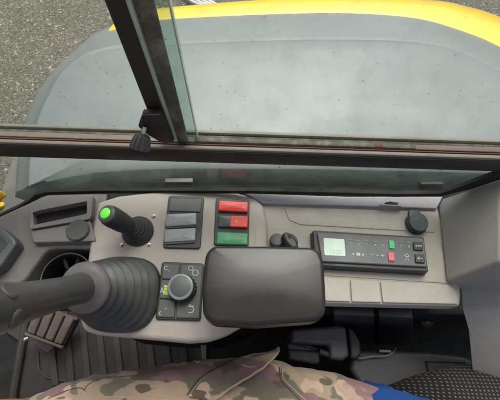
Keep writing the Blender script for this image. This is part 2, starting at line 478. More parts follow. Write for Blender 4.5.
loops.append(Lc+Ln)
loops.append([a+(b-a).normalized()*.003+Vector((0, 0, -.0055 if pxx(a) > 90 else -.0025)) for a, b in zip(Lc, Lb)]+[p+Vector((0, -.003, -.002)) for p in Ln])
loops.append([a+(b-a)*.12+Vector((0, 0, .002)) for a, b in zip(Lc, Lb)]+[p+Vector((0, -.006, -.008)) for p in Ln])
loops.append(Lb+[p+Vector((0, -.011, -.03)) for p in Ln])
for q in (.2, .45, .72):
    mid = [a.lerp(b, q)+Vector((0, 0, .022*math.sin(math.pi*min(1, q*1.1))*min(1, (a-b).to_2d().length/.04)*(1 if pxx(a) > 110 else .35))) for a, b in zip(Lb, Lo)]
    loops.append(mid+[p+Vector((0, -.012-.003*q, -.03-.08*q)) for p in Ln])
loops.append(Lo+[p+Vector((0, -.014, -.12)) for p in Ln])
loops.append([Vector((p.x, p.y+.012, Z3-.05)) for p in Lo]+[p+Vector((0, -.014, -.2)) for p in Ln])
loops.append([Vector((p.x, p.y+.01, -.85)) for p in Lo]+[p+Vector((0, -.012, -.75)) for p in Ln])
parts = {'top': bmesh.new(), 'rim': bmesh.new(), 'side': bmesh.new()}
def addq(bm, q, cache):
    vs = []
    for p in q:
        k = (round(p.x, 5), round(p.y, 5), round(p.z, 5))
        if k not in cache: cache[k] = bm.verts.new(p)
        vs.append(cache[k])
    vs2 = []
    for v in vs:
        if v not in vs2: vs2.append(v)
    if len(vs2) > 2:
        try: bm.faces.new(vs2)
        except ValueError: pass
caches = {k: {} for k in parts}
for li in range(len(loops)-1):
    A, B = loops[li], loops[li+1]; n = len(A)
    for i in range(n):
        j = (i+1) % n
        far = i < NF-1
        if not far: t = 'top' if li < 4 else 'side'
        else: t = 'top' if (li < 6 or pxx(Lb[i]) < max(97, 103-2*(li-6))) else 'rim'
        addq(parts[t], (A[i], A[j], B[j], B[i]), caches[t])
b0 = parts['top']; b0.faces.new([caches['top'][(round(p.x, 5), round(p.y, 5), round(p.z, 5))] for p in loops[0]])
obj('top_panel', parts['top'], 'hood', ec, 25)
obj('rim', parts['rim'], 'yellow', ec, 40)
sp_ = obj('side_panel', parts['side'], 'side', ec, 40)
for (a, b, c, d), m in (((165, 179.5, 193, 187), 'pod'), ((420, 181.5, 443, 188.5), 'pod')):  # two small raised blocks set at pale patches of the strip
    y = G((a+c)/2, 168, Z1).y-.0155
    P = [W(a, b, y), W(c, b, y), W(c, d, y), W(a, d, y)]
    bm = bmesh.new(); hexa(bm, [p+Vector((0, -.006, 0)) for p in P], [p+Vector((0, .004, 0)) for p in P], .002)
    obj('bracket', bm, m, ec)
# dark deck under the gap between cab and cover
bm = bmesh.new(); box(bm, (-.9, .29, -.75), (.9, .75, -.7))
obj('deck', bm, 'grey', ec)
# small yellow fitting outside the lower left corner
yf = thing('yellow_fitting', G(-4, 200, -.2), 'small lumpy yellow fitting outside the lower left corner of the glass', 'fitting')
bm = bmesh.new()
for (a, b, q) in ((-4, 195, .016), (-7, 206, .018), (-14, 200, .026)):
    bmesh.ops.create_icosphere(bm, subdivisions=3, radius=q, matrix=Matrix.Translation(G(a, b, -.2)) @ Matrix.Diagonal((1.1, .7, 1.2, 1)))
for v in bm.verts: v.co += Vector((1, 1, 1))*.006*noise.noise(v.co*60)
obj('body', bm, 'yellow', yf)
bm = bmesh.new(); tube(bm, [G(-12, 204, -.2), G(-30, 215, -.3), G(-40, 225, -.7)], .012); obj('stem', bm, 'black', yf)
# pale tubing lying on the gravel past the rim
th_ = thing('pale_tubing', G(205, -4, GZ), 'pale bundled tubing on the gravel just past the yellow rim', 'tubing')
for k in range(4):
    bm = bmesh.new()
    tube(bm, [G(180+k*6, -14, GZ+.03), G(186+k*6, -4, GZ+.04), G(196+k*6, 3.5, GZ+.04), G(215+k*5, 9, GZ+.03)], .014)
    obj('tube', bm, 'hose', th_)

# ================================================================== CAB WINDOW
YR = .27
cw = thing('cab_window', (0, YR, 0), 'cab side window with black rail, sliding panes and dusty track', 'window')
def rail(name, pa, pb, y0, y1, z0a, z1a, mat, parent=cw, bevel=.0015):
    """box along the window: ends at x=pa/pb"""
    bm = bmesh.new()
    hexa(bm, [(pa, y0, z0a[0]), (pa, y1, z0a[0]), (pa, y1, z1a[0]), (pa, y0, z1a[0])], [(pb, y0, z0a[1]), (pb, y1, z0a[1]), (pb, y1, z1a[1]), (pb, y0, z1a[1])], bevel)
    return obj(name, bm, mat, parent)
xl, xr = -.73, .73
zt_l, zt_r = W(60, 147.5, YR).z, W(470, 161, YR).z
zb_l, zb_r = W(60, 159, YR).z, W(470, 171.5, YR).z
def lin(a, b, xa, xb, x): return a+(b-a)*(x-xa)/(xb-xa)
xa, xb = W(60, 150, YR).x, W(470, 165, YR).x
ztL, ztR = lin(zt_l, zt_r, xa, xb, xl), lin(zt_l, zt_r, xa, xb, xr)
zbL, zbR = lin(zb_l, zb_r, xa, xb, xl), lin(zb_l, zb_r, xa, xb, xr)
def tl(d): return (ztL+d, ztR+d)
def bl(d): return (zbL+d, zbR+d)
rail('rail', xl, xr, YR, YR+.034, bl(0), tl(0), 'frameblk', bevel=.003)
# track lying on the rail: lips, grooves and a rust coloured seal
rail('track_lip', xl, xr, YR+.0025, YR+.008, tl(-.002), tl(.004), 'railpale')
rail('seal', xl, xr, YR+.0102, YR+.0120, tl(-.002), tl(.002), 'railred')
rail('track_bed', xl, xr, YR+.0135, YR+.022, tl(-.002), tl(.0025), 'railtan')
rail('track_groove', xl, xr, YR+.0225, YR+.0265, tl(-.002), tl(.0012), 'dirtrail')
rail('track_lip', xl, xr, YR+.027, YR+.032, tl(-.002), tl(.0055), 'railpale')
x0 = W(195, 140, YR+.02).x; x1 = W(412, 150, YR+.02).x
zt0, zt1 = lin(ztL, ztR, xl, xr, x0), lin(ztL, ztR, xl, xr, x1)
rail('track_groove', x0, x1, YR+.0140, YR+.0215, (zt0, zt1), (zt0+.0038, zt1+.0038), 'dirtrail')
xq = W(372, 147, YR+.02).x; zq = lin(ztL, ztR, xl, xr, xq)
rail('red_stop', xq, xq+.012, YR+.0145, YR+.021, (zq, zq), (zq+.0045, zq+.0045), 'railred')
# lower pane, gasket and sill
zg = G(250, 189.5, .012)
YG = W(250, 189, YR+.012).y
ZG = lambda px, py: W(px, py, YR+.012).z
def pane(px, y, th, name, parent=cw):
    bm = bmesh.new(); P = [W(a, b, y) for a, b in px]
    n = len(P); a = [bm.verts.new(p) for p in P]; b = [bm.verts.new(p+Vector((0, th, 0))) for p in P]
    bm.faces.new(a); bm.faces.new(b[::-1])
    for i in range(n): bm.faces.new((a[i], a[(i+1) % n], b[(i+1) % n], b[i]))
    return obj(name, bm, 'glass', parent, 0)
yg = YR+.012
pane([(-90, 156), (250, 163), (560, 172), (500, 178), (440, 196), (250, 192), (50, 193), (36, 200), (0, 218), (-90, 260)], yg, .004, 'lower_pane')
gas = [(-60, 246), (-20, 226), (0, 216.5), (20, 207.5), (32, 201), (38, 195.5), (48, 193), (100, 191.5), (250, 191.7), (345, 193.5), (395, 195), (440, 194.5), (470, 186), (500, 175.5), (540, 161)]
bm = bmesh.new()
P = [W(a, b, YR+.006) for a, b in gas]
for i in range(len(P)-1):
    if i: pass
prev = None
rows = []
for i, p in enumerate(P):
    hgt = .0050 if gas[i][0] > 30 else .0038
    if gas[i][0] > 450: hgt = .010
    d = (P[min(i+1, len(P)-1)]-P[max(i-1, 0)]); nn = Vector((-d.z, 0, d.x)).normalized()*hgt
    rows.append([bm.verts.new(q) for q in (p-nn+Vector((0, -.001, 0)), p+nn+Vector((0, -.001, 0)), p+nn+Vector((0, .005, 0)), p-nn+Vector((0, .005, 0)))])
for a, b in zip(rows, rows[1:]):
    for k in range(4): bm.faces.new((a[k], a[(k+1) % 4], b[(k+1) % 4], b[k]))
bm.faces.new(rows[0][::-1]); bm.faces.new(rows[-1])
obj('gasket', bm, 'deep', cw, 50)

# leaning post: black stile, glass edges, mossy channel
def leaning(name, pxb, pxt, y0, th, mat, ext=1.6, parent=cw, bevel=.0015, zcut=None):
    """bar in the window plane: pxb = (left,right) sighted at the foot, pxt = (left,right) at the top of the frame"""
    bl_, br_ = W(*pxb[0], y0), W(*pxb[1], y0); tl_, tr_ = W(*pxt[0], y0), W(*pxt[1], y0)
    tl_ = bl_+(tl_-bl_)*ext; tr_ = br_+(tr_-br_)*ext
    bm = bmesh.new(); o = Vector((0, th, 0))
    hexa(bm, [bl_, br_, tr_, tl_], [bl_+o, br_+o, tr_+o, tl_+o], bevel)
    return obj(name, bm, mat, parent)
leaning('stile', ((158, 139), (174, 142)), ((103.5, 0), (124, 0)), YR+.006, .014, 'frameblk', bevel=.002)
leaning('pane_edge', ((174.5, 142), (177.5, 142)), ((124.5, 0), (130, 0)), YR+.008, .005, 'glassedge', bevel=.0008)
leaning('channel', ((178, 143), (188, 143)), ((130.5, 0), (152.5, 0)), YR+.012, .006, 'dirtrail', bevel=.001)
leaning('pane_edge', ((188.5, 142), (198, 141)), ((153, 0), (168, 0)), YR+.0205, .0015, 'glassgreen', bevel=0)
leaning('pane_edge', ((197.5, 141), (198.5, 141)), ((167.5, 0), (169.5, 0)), YR+.018, .006, 'glassedge', bevel=0)
def extend(a, b, k): return (a[0]+(b[0]-a[0])*k, a[1]+(b[1]-a[1])*k)
# the two sliding panes as glass sheets in the window plane
def sheet(P, y, th, name):
    bm = bmesh.new(); a = [bm.verts.new(Vector((p[0], y, p[1]))) for p in P]; b = [bm.verts.new(Vector((p[0], y+th, p[1]))) for p in P]
    n = len(P); bm.faces.new(a); bm.faces.new(b[::-1])
    for i in range(n): bm.faces.new((a[i], a[(i+1) % n], b[(i+1) % n], b[i]))
    return obj(name, bm, 'glass', cw, 0)
A0, A1 = W(174, 142, YR+.01), W(124, 0, YR+.01)
top = A0+(A1-A0)*1.6
sheet([(xl, lin(ztL, ztR, xl, xr, xl)), (A0.x-.006, A0.z), (top.x-.006, top.z), (xl-.3, top.z)], YR+.0105, .004, 'sliding_pane')
B0, B1 = W(189, 142, YR+.024), W(153, 0, YR+.024)
topb = B0+(B1-B0)*1.6
sheet([(B0.x, B0.z), (xr, lin(ztL, ztR, xl, xr, xr)), (xr, topb.z), (topb.x, topb.z)], YR+.0235, .004, 'sliding_pane')
# mossy foot of the channel
bm = bmesh.new()
for (a, b, q) in ((178, 141, .004), (184, 142, .005), (190, 142.5, .004)):
    bmesh.ops.create_icosphere(bm, subdivisions=2, radius=q, matrix=Matrix.Translation(W(a, b, YR+.018)))
for v in bm.verts: v.co += Vector((1, .6, 1))*.0025*noise.noise(v.co*400)
obj('grime', bm, 'moss', cw)
# latch
def plate(px, y, th, bevel=0, bm=None):
    bm = bm or bmesh.new(); P = [W(a, b, y) for a, b in px]; n = len(P)
    a = [bm.verts.new(p) for p in P]; b = [bm.verts.new(p+Vector((0, th, 0))) for p in P]
    f = bm.faces.new(a); bm.faces.new(b[::-1])
    for i in range(n): bm.faces.new((a[i], a[(i+1) % n], b[(i+1) % n], b[i]))
    if bevel: bmesh.ops.bevel(bm, geom=list(f.edges), offset=bevel, segments=2, profile=.5, affect='EDGES')
    return bm
lt = thing('window_latch', W(150, 135, YR), 'black window latch bracket with ribbed round knob on the leaning post', 'latch')
obj('bracket', plate(rnd([(143, 113.5), (160, 113.5), (166, 125), (174, 143), (163, 143.5), (150, 136), (138, 127)], 1.5, 3), YR-.002, .006, .0012), 'frameblk', lt)
bm = bmesh.new()
hexa(bm, [W(143, 113.8, YR-.004), W(160, 113.6, YR-.004), W(160, 115, YR-.004), W(142, 115.4, YR-.004)], [W(143, 113.8, YR-.002), W(160, 113.6, YR-.002), W(160, 115, YR-.002), W(142, 115.4, YR-.002)])
obj('lip', bm, 'railtan', lt)
p0, p1 = W(145, 127, YR-.003), W(141.5, 141, YR-.016)
ax = (p1-p0).normalized()
bm = bmesh.new(); tube(bm, [p0, p1], .0026, 12); obj('screw_shaft', bm, 'steel', lt)
bm = bmesh.new(); u, v, _ = basis(ax); rows = []
for r_, h in ((.003, -.003), (.0085, -.001), (.0105, .003), (.0125, .013), (.0115, .0165), (.006, .0175)):
    rows.append([bm.verts.new(p1-ax*.006+ax*h+(u*math.cos(k*math.pi/36)+v*math.sin(k*math.pi/36))*r_*(1 if (k//3) % 2 else .86)) for k in range(72)])
for a, b in zip(rows, rows[1:]):
    for k in range(72): bm.faces.new((a[k], a[(k+1) % 72], b[(k+1) % 72], b[k]))
bm.faces.new(rows[0][::-1]); bm.faces.new(rows[-1])
obj('knob', bm, 'rubber', lt, 30)
# inner sill strip
sl = thing('window_sill', G(350, 200, 0), 'pale lilac grey plastic sill strip under the glass', 'sill')
bm = bmesh.new()
A = [G(246, 193.5, .002), G(345, 196.5, .002), G(443, 196.5, .002), G(437, 208.5, -.004), G(345, 205.5, -.004), G(263, 203.5, -.004)]
prism(bm, A, -.03, .0015)
obj('strip', bm, 'sill', sl)
bm = pp(rnd([(385, 202.6), (390, 201.4), (399, 203), (396, 204.6), (388, 204)], .6, 3), .0005, -.02); obj('slot', bm, 'deep', sl)
bm = pp([(380, 203.8), (402, 205.2), (402, 206.2), (380, 205.0)], .0004, -.02); obj('clip', bm, 'sill', sl)

# cab roof and corner posts over the seat (they shade the console and mirror in the armrest)
rf = thing('cab_roof', (0, -.25, .98), 'cab roof with pale headlining above the seat', 'roof')
def frame_slab(o, i, z0, z1):
    bm = bmesh.new(); q = lambda r, z: [bm.verts.new((x, y, z)) for x, y in ((r[0], r[1]), (r[2], r[1]), (r[2], r[3]), (r[0], r[3]))]
    ot, it, ob, ib = q(o, z1), q(i, z1), q(o, z0), q(i, z0)
    for k in range(4):
        j = (k+1) % 4
        for f in ((ot[k], ot[j], it[j], it[k]), (ob[k], ob[j], ib[j], ib[k]), (ot[k], ot[j], ob[j], ob[k]), (it[k], it[j], ib[j], ib[k])): bm.faces.new(f)
    return bm
LIGHT_OPENING = (-.50, -.62, .46, .14)  # unseen opening added to the roof to let in soft top light
obj('headlining', frame_slab((-.78, -.82, .78, .34), LIGHT_OPENING, .98, 1.03), 'trim', rf, 30)
obj('top_skin', frame_slab((-.80, -.84, .80, .36), (-.51, -.63, .47, .15), 1.031, 1.06), 'frameblk', rf, 30)
for (x_, y_) in ((-.76, -.8), (.76, -.8), (.76, .295), (-.76, .295)):
    bm = bmesh.new(); box(bm, (x_-.03, y_-.03, FZ), (x_+.03, y_+.03, .985), .008); obj('post', bm, 'frameblk', rf)
# ================================================================== CONSOLE
cc = thing('control_console', G(180, 270, -.3), 'cream plastic control console beside the seat carrying switches and radio', 'console')
fp = [(97, 202), (118, 195.5), (154, 191.3), (202, 190), (236, 192), (254, 197), (264, 205), (268, 225), (268, 318), (243, 325), (226, 335), (207, 341.3), (188, 342.5), (140, 338), (100, 334.5), (84, 331), (80, 322), (83, 290), (90, 240)]
obj('front_panel', pp(fp, 0, -.018, [4, 3, 3, 3, 3, 4, 5, 1, 1, 2, 4, 4, 3, 3, 4, 4, 4, 3, 3], .006, 4), 'cream', cc)
# body below, inset from the panel lip
body = [(104, 208), (154, 197), (236, 198), (262, 212), (262, 312), (238, 321), (205, 333), (140, 330), (94, 325), (94, 290), (98, 245)]
obj('body', pp(body, -.018, -.30, 4), 'deep', cc)
rp = [(252, 196), (345, 203), (437.5, 206.5), (449, 250), (461, 290), (460, 306), (400, 305), (326, 303), (240, 300)]
obj('rear_panel', pp(rp, -.010, -.035, [1, 1, 2, 1, 6, 3, 1, 1, 1], .003, 3), 'cream_rear', cc)
obj('inset_plate', pp([(265.5, 226), (350, 230.5), (438.5, 236.3), (451, 283.5), (380, 279), (300, 274), (268, 272)], -.0085, -.02, 2, .0012, 2), 'cream_rear', cc)
obj('ledge', pp([(284, 206.5), (433, 211.5), (435.5, 232.5), (350, 227.5), (300, 224.5), (289, 220)], -.0088, -.02, 2, .001, 2), 'cream_rear', cc)
obj('block', pp([(255, 224.5), (263.5, 225), (264.5, 252), (254, 252)], .0005, -.02, 1.5, .0012, 2), 'cream_rear', cc)
for q in ([(300, 275.5), (349.2, 279.3), (350.5, 301.5), (303, 300)], [(350.6, 279.4), (379.2, 281.2), (381.5, 302.3), (352, 301.6)], [(380.6, 281.3), (449, 285), (457.5, 291), (458, 304), (383, 302.4)]):
    obj('blank_cover', pp(q, -.0065, -.03, 1.5, .0012, 2), 'cream_rear', cc)
obj('lower_wall', pp([(262, 245), (440, 250), (452, 296), (300, 293), (262, 290)], -.035, -.22), 'deep', cc)
for a, b in ((154, 216.5), (149, 245), (122, 245.3)):
    sc = obj('screw', lp(G(a, b, -.001), (0, 0, 1), [(.0036, 0), (.0036, .0012), (.0028, .0022), (.0014, .0024)], 20), 'steel', cc)
    obj('recess', lp(G(a, b, .0012), (0, 0, 1), [(.0018, 0), (.0018, .0004)], 6), 'black', sc)
# ------------------------------------------------ dark side console at the left
sc_ = thing('side_console', G(40, 240, -.2), 'dusty dark grey side console with slot and round plug left of the cream panel', 'console')
lb = [(-70, 250), (-30, 232), (0, 215.5), (34, 200), (46, 194.5), (108, 192.5), (100, 230), (97, 249), (54, 248.5), (46, 251), (24, 281), (17, 285), (-70, 288)]
obj('body', pp(lb, -.008, -.12, [1, 1, 1, 2, 2, 1, 1, 2, 4, 4, 4, 4, 1], .005, 4), 'grey', sc_)
fo = rnd([(30, 203), (40, 198.5), (93, 195.5), (91, 216), (89, 219), (30, 229)], 1.5, 3)
fi = rnd([(32.5, 212.5), (40, 210), (87, 201), (87, 213), (85, 214.2), (34, 225)], .8, 3)
bm = bmesh.new(); ring(bm, fo, fi, .006, -.008); obj('slot_frame', bm, 'pod', sc_)
obj('slot_floor', pp([(32, 211), (88, 200), (88, 216), (33, 227)], -.0075, -.02), 'deep', sc_)
obj('lid', pp([(30, 231), (90, 220.5), (96, 241), (33, 242.5)], .003, -.01, 2, .002, 2), 'pod', sc_)
pc = G(78, 230.5, .004)
obj('plug', lp(pc, (0, 0, 1), [(.0172, -.004), (.0172, .0025), (.0158, .004), (.002, .0042)], 40), 'rubber', sc_)
# dark grab frame at the far left edge
lf = thing('dark_handle_frame', G(0, 245, .02), 'black angular moulding at the left edge beside the side console', 'moulding')
obj('frame', pp([(-60, 210), (0, 225), (14, 237), (17, 243), (0, 267), (-60, 300)], .015, -.008, 3, .004, 3), 'charcoal', lf)
obj('inset', pp([(-60, 222), (-2, 232), (9, 241), (-4, 258), (-60, 285)], .0162, .0, 2, .0015, 2), 'black', lf)
# cup holder
ch = thing('cup_holder', G(66, 276, -.1), 'round black cup holder sunk beside the big joystick', 'cup holder')
obj('well', pp([(2, 294), (48, 243), (104, 242), (100, 312), (4, 306)], -.085, -.10), 'deep', ch)
cx = G(66, 277, -.012)
obj('cup', lp(cx, (0, 0, -1), [(.0365, 0), (.036, .03), (.034, .068), (.001, .069)], 48, False), 'deep', ch)
bm = bmesh.new()
tube(bm, [cx+Vector((math.cos(k*math.pi/24), math.sin(k*math.pi/24), 0))*.0365 for k in range(49)], .0012, 8, False); obj('rim', bm, 'handle', ch)
for k in range(3):
    a = R(40+k*38)
    bm = bmesh.new(); tube(bm, [cx+Vector((math.cos(a)*.035, math.sin(a)*.035, -.012)), cx+Vector((math.cos(a)*.018, math.sin(a)*.018, -.016))], .003, 8); obj('finger', bm, 'deep', ch)

# ------------------------------------------------ switch panels
def switch_panel(px, label, z=.0035):
    t = thing('switch_panel', G(sum(p[0] for p in px)/4, sum(p[1] for p in px)/4, 0), label, 'switches', 'black switch panels on the cream console')
    obj('bezel', pp(px, z, -.004, 3, .0014, 3), 'black', t); return t
def rocker(t, px, mat, z0=.0035, zt=.0085, label=None):
    bm = pp(px, zt, z0-.003, 1.2, .0012, 3, dome=.0014)
    o = obj('rocker_switch', bm, mat, t)
    if label: o['label'] = label
    return o
p1_ = switch_panel([(168.6, 195.5), (204, 197), (200.3, 248.6), (162.6, 247.8)], 'black switch panel with two grey rockers, left one on the console')
obj('blank_plate', pp([(170.2, 198.2), (201.5, 199), (200.3, 212), (168.8, 211)], .0052, .001, 1, .0008, 2), 'charcoal', p1_)
for (q, yy) in (([(166.3, 214.2), (196.3, 212.6), (196, 224.3), (165.6, 226.3)], 219), ([(164.6, 229.3), (195.6, 227.6), (195, 240.3), (163.8, 242)], 235)):
    r_ = rocker(p1_, q, 'rocker')
    bm = bmesh.new(); x0, y0 = q[0][0], (q[0][1]+q[3][1])/2
    for a, b in (((6, -1), (8, -1)), ((17, -.8), (18.6, -.8)), ((19.6, 1.3), (22.6, 1.2)), ((20.2, -1.6), (22.4, -1.6)), ((21.2, -1.4), (21.4, 1.2))):
        strip(bm, (x0+a[0], y0+a[1]), (x0+b[0], y0+b[1]), .0009, .0095, .0008)
    obj('symbol', bm, 'faint', r_, 0)
    obj('edge', pp([(q[3][0]+1, q[3][1]-.3), (q[2][0]-.5, q[2][1]-.3), (q[2][0]-.6, q[2][1]+2.2), (q[3][0]+.8, q[3][1]+2.2)], .006, .001, .6), 'charcoal', r_)
p2_ = switch_panel([(215.8, 197.7), (249.6, 199.8), (248.6, 247), (213.6, 245)], 'black switch panel with two red rockers and a green one, beside the armrest')
r_ = rocker(p2_, [(219, 200.3), (248, 202), (247.6, 211.8), (218.2, 210.2)], 'red')
obj('lamp', lp(G(243.6, 207.6, .0092), (0, 0, 1), [(.0016, 0), (.0012, .0006)], 12), 'white', r_)
bm = bmesh.new()
for k in range(6): strip(bm, (222.5+k*2.2, 204.6+k*.1), (223.8+k*2.2, 204.7+k*.1), .0018, .0096, .0005)
obj('symbol', bm, 'faintred', r_, 0)
r_ = rocker(p2_, [(218.4, 215), (248, 216.2), (247.8, 227.3), (217.6, 226.5)], 'charcoal')
obj('red_half', pp([(230.6, 215.6), (247.8, 216.4), (247.4, 227), (230, 226.4)], .0104, .002, 1, .0008, 2), 'red', r_)
obj('lamp', lp(G(236.2, 221.6, .0104), (0, 0, 1), [(.0018, 0), (.0014, .0006)], 12), 'white', r_)
obj('lamp', lp(G(243.6, 221.8, .0104), (0, 0, 1), [(.001, 0), (.0008, .0004)], 12), 'faintred', r_)
r_ = rocker(p2_, [(217.3, 231.8), (247.8, 233), (247.4, 244.5), (216.4, 243.5)], 'green')
bm = bmesh.new()
for a, b, wd in (((224.5, 237.6), (225.3, 237.6), .0012), ((238.5, 236.2), (243, 236.4), .0006), ((238.5, 239.4), (243.4, 239.6), .0006), ((238.8, 236.2), (238.6, 239.4), .0006)): strip(bm, a, b, wd, .0094, .0008)
obj('symbol', bm, 'faint', r_, 0)
# ------------------------------------------------ dial unit
du = thing('dial_unit', G(180, 290, 0), 'dark grey keypad with a ribbed rotary dial below the rockers', 'dial')
obj('base', pp([(161.8, 261.5), (204, 263.2), (200.6, 320.8), (155, 319.4)], .004, -.004, 3, .0016, 3), 'black', du)
for q in ([(163.4, 263.8), (179.4, 264.4), (177.8, 279.4), (161.6, 278.6)], [(161.4, 280), (177.6, 280.8), (175.8, 299.2), (159.3, 298.2)], [(159.1, 299.8), (175.6, 300.6), (174, 317.6), (156.8, 316.8)], [(181, 264.5), (202, 265.2), (199.2, 318.4), (175.8, 317.7)]):
    obj('key', pp(q, .0062, .001, 1.2, .0009, 2), 'charcoal', du)
dc = G(182.8, 288.8, .006)
up = Vector((-.05, -.06, 1)).normalized()
bm = bmesh.new(); u, v, _ = basis(up); rows = []
for r_, h in ((.0205, 0), (.0205, .006), (.0188, .016), (.0178, .0175)):
    rows.append([bm.verts.new(dc+up*h+(u*math.cos(k*math.pi/48)+v*math.sin(k*math.pi/48))*r_*(1 if (k//2) % 2 else .955)) for k in range(96)])
for a, b in zip(rows, rows[1:]):
    for k in range(96): bm.faces.new((a[k], a[(k+1) % 96], b[(k+1) % 96], b[k]))
bm.faces.new(rows[0][::-1]); bm.faces.new(rows[-1])
kn = obj('dial', bm, 'black', du, 30)
obj('collar', lathe(bmesh.new(), dc+up*.0172, up, [(.0180, 0), (.0178, .0012), (.0150, .0024), (.0142, .0016)], 48), 'rocker', kn)
obj('cap', lathe(bmesh.new(), dc+up*.0178, up, [(.0140, 0), (.0138, .0016), (.012, .0022), (.001, .0023)], 48), 'radio', kn)
bm = bmesh.new()
zz = .0063
def arc(bm, c, r, a0, a1, wd, n=10, z=zz):
    P = [(c[0]+r*math.cos(R(a0+(a1-a0)*k/n)), c[1]+r*math.sin(R(a0+(a1-a0)*k/n))) for k in range(n+1)]
    for a, b in zip(P, P[1:]): strip(bm, a, b, wd, z)
arc(bm, (166.2, 268.2), 1.9, 40, 320, .0009); strip(bm, (168.8, 271), (169.8, 271), .0013, zz)
obj('letter', bm, 'white', du, 0); bm = bmesh.new()
arc(bm, (190.8, 268.3), 2.3, 0, 360, .0009, 14); arc(bm, (195.3, 272.8), 2.9, 0, 360, .001, 14)
obj('gear_symbol', bm, 'white', du, 0); bm = bmesh.new()
strip(bm, (160.4, 292.8), (161.9, 287.6), .0009, zz); strip(bm, (163.2, 293), (161.9, 287.6), .0009, zz); strip(bm, (161, 291), (162.8, 291.2), .0008, zz)
obj('letter', bm, 'white', du, 0); bm = bmesh.new()
strip(bm, (188.4, 305.8), (193.6, 306.2), .0009, zz); arc(bm, (190.6, 309.5), 3.2, -90, 90, .0011, 8); strip(bm, (190.8, 307), (188, 306), .0008, zz); strip(bm, (190.8, 304.2), (188, 306), .0008, zz); strip(bm, (190.6, 312.7), (188.6, 312.6), .0011, zz)
obj('arrow_symbol', bm, 'white', du, 0); bm = bmesh.new()
arc(bm, (160.6, 313.4), 1.6, 60, 300, .0009)
strip(bm, (165.2, 308.6), (166.2, 308.6), .0015, zz)
obj('letter', bm, 'white', du, 0)
bm = bmesh.new()
pp([(164, 285.2), (169.4, 285.5), (168.8, 294.8), (163.2, 294.4)], .0066, .005, bm=bm); obj('lime_label', bm, 'yellowmark', du, 0)
bm = bmesh.new()
for k in range(3): strip(bm, (164.2, 287.6+k*2.6), (168.6, 287.8+k*2.6), .0005, .0067, .0002)
obj('label_lines', bm, 'charcoal', du, 0)

# ------------------------------------------------ small lever
sv = thing('small_lever', G(138, 230, 0), 'short black control lever with lime green button and round rubber gaiter', 'lever')
B, T = G(138, 231.5, 0), G(107.5, 214.5, .074)
ax = (T-B).normalized(); L = (T-B).length
g_ = [(.0235, -.002), (.0245, .002), (.0235, .005)]
for k in range(5):
    h = .005+k*.0046; r = .0215-k*.0022
    g_ += [(r, h), (r+.0006, h+.0022), (r-.0022, h+.0042)]
bm = bmesh.new()
u, v, _ = basis(ax)
rows = []
for r_, h in g_:                                         # rings tilt from flat on the console to square with the shaft
    t = min(1, max(0, h/.028)); d = Vector((0, 0, 1)).lerp(ax, t).normalized(); uu, vv, _ = basis(d)
    c = B+Vector((0, 0, 1))*h*(1-t)+ax*h*t
    rows.append([bm.verts.new(c+(uu*math.cos(2*math.pi*k/40)+vv*math.sin(2*math.pi*k/40))*r_) for k in range(40)])
def bridge(bm, rows):
    # rows may be rotated against each other: match by nearest start
    for a, b in zip(rows, rows[1:]):
        n = len(a); off = min(range(n), key=lambda o: (b[o].co-a[0].co).length)
        for k in range(n): bm.faces.new((a[k], a[(k+1) % n], b[(k+1+off) % n], b[(k+off) % n]))
bridge(bm, rows); obj('gaiter', bm, 'rubber_black', sv, 60)
obj('grip', lp(B, ax, [(.0112, .020), (.0132, .032), (.0146, .045), (.0150, L-.012), (.0144, L-.004), (.0132, L)], 40), 'rubber_black', sv)
cap_ = obj('cap', lp(T, ax, [(.0134, -.001), (.0126, .0025), (.0098, .0046), (.0080, .0046)], 40), 'rubber', sv)
obj('button', lp(T, ax, [(.0078, .002), (.0078, .0056), (.0064, .0066), (.001, .0068)], 32), 'lime', sv)

# ------------------------------------------------ big joystick
js = thing('joystick', G(126, 296, 0), 'large dusty black joystick leaning forward out of a ribbed rubber boot', 'joystick')
B, T = G(123, 293.5, 0), G(84, 287.5, .097)
H1 = G(0, 308, .25); H2 = H1+(H1-T).normalized()*.07
ax = (T-B).normalized(); L = (T-B).length
bm = bmesh.new(); rows = []
prof = [(.0545, -.003), (.0555, .003), (.0545, .007), (.0515, .009)]
nr = 6
for k in range(nr):
    t0 = .06+(k+.02)/nr*.9; t1 = .06+(k+.42)/nr*.9; t15 = .06+(k+.62)/nr*.9; t2 = .06+(k+.9)/nr*.9
    R0 = .0535-.0235*(k/nr)
    prof += [(R0-.013, L*t0*.93), (R0-.0008, L*t1*.93), (R0+.0004, L*(t1+t15)/2*.93), (R0-.0012, L*t15*.93), (R0-.0145, L*t2*.93)]
for r_, h in prof:
    t = min(1, max(0, h/L)); d = Vector((0, 0, 1)).lerp(ax, t).normalized(); uu, vv, _ = basis(d)
    uu = (Vector((1, 0, 0))-d*d.x).normalized(); vv = d.cross(uu)
    c = B.lerp(T, t) if h > 0 else B+Vector((0, 0, h))
    ex = 1-.28*(1-t)                                    # squarish foot, round neck
    sq = lambda q: math.copysign(abs(q)**ex, q)
    rows.append([bm.verts.new(c+(uu*sq(math.cos(2*math.pi*k/64))+vv*sq(math.sin(2*math.pi*k/64)))*r_*(1-.03*(1-t))) for k in range(64)])
bridge(bm, rows); obj('boot', bm, 'boot', js, 75)
hx = (H1-T).normalized()
fx = (hx*.75+ax*.25).normalized()
obj('flange', lp(T-fx*.004, fx, [(.024, -.006), (.0300, -.003), (.0308, .001), (.0296, .004), (.0255, .007), (.0215, .011), (.0185, .017)], 56), 'flange', js)
hd = T+hx*.012
Lh = (H1-hd).length
obj('handle', lp(hd, hx, [(.0182, 0), (.0168, .02), (.0164, .05), (.0168, Lh*.6), (.0176, Lh-.015), (.0176, Lh)], 48), 'handle', js)
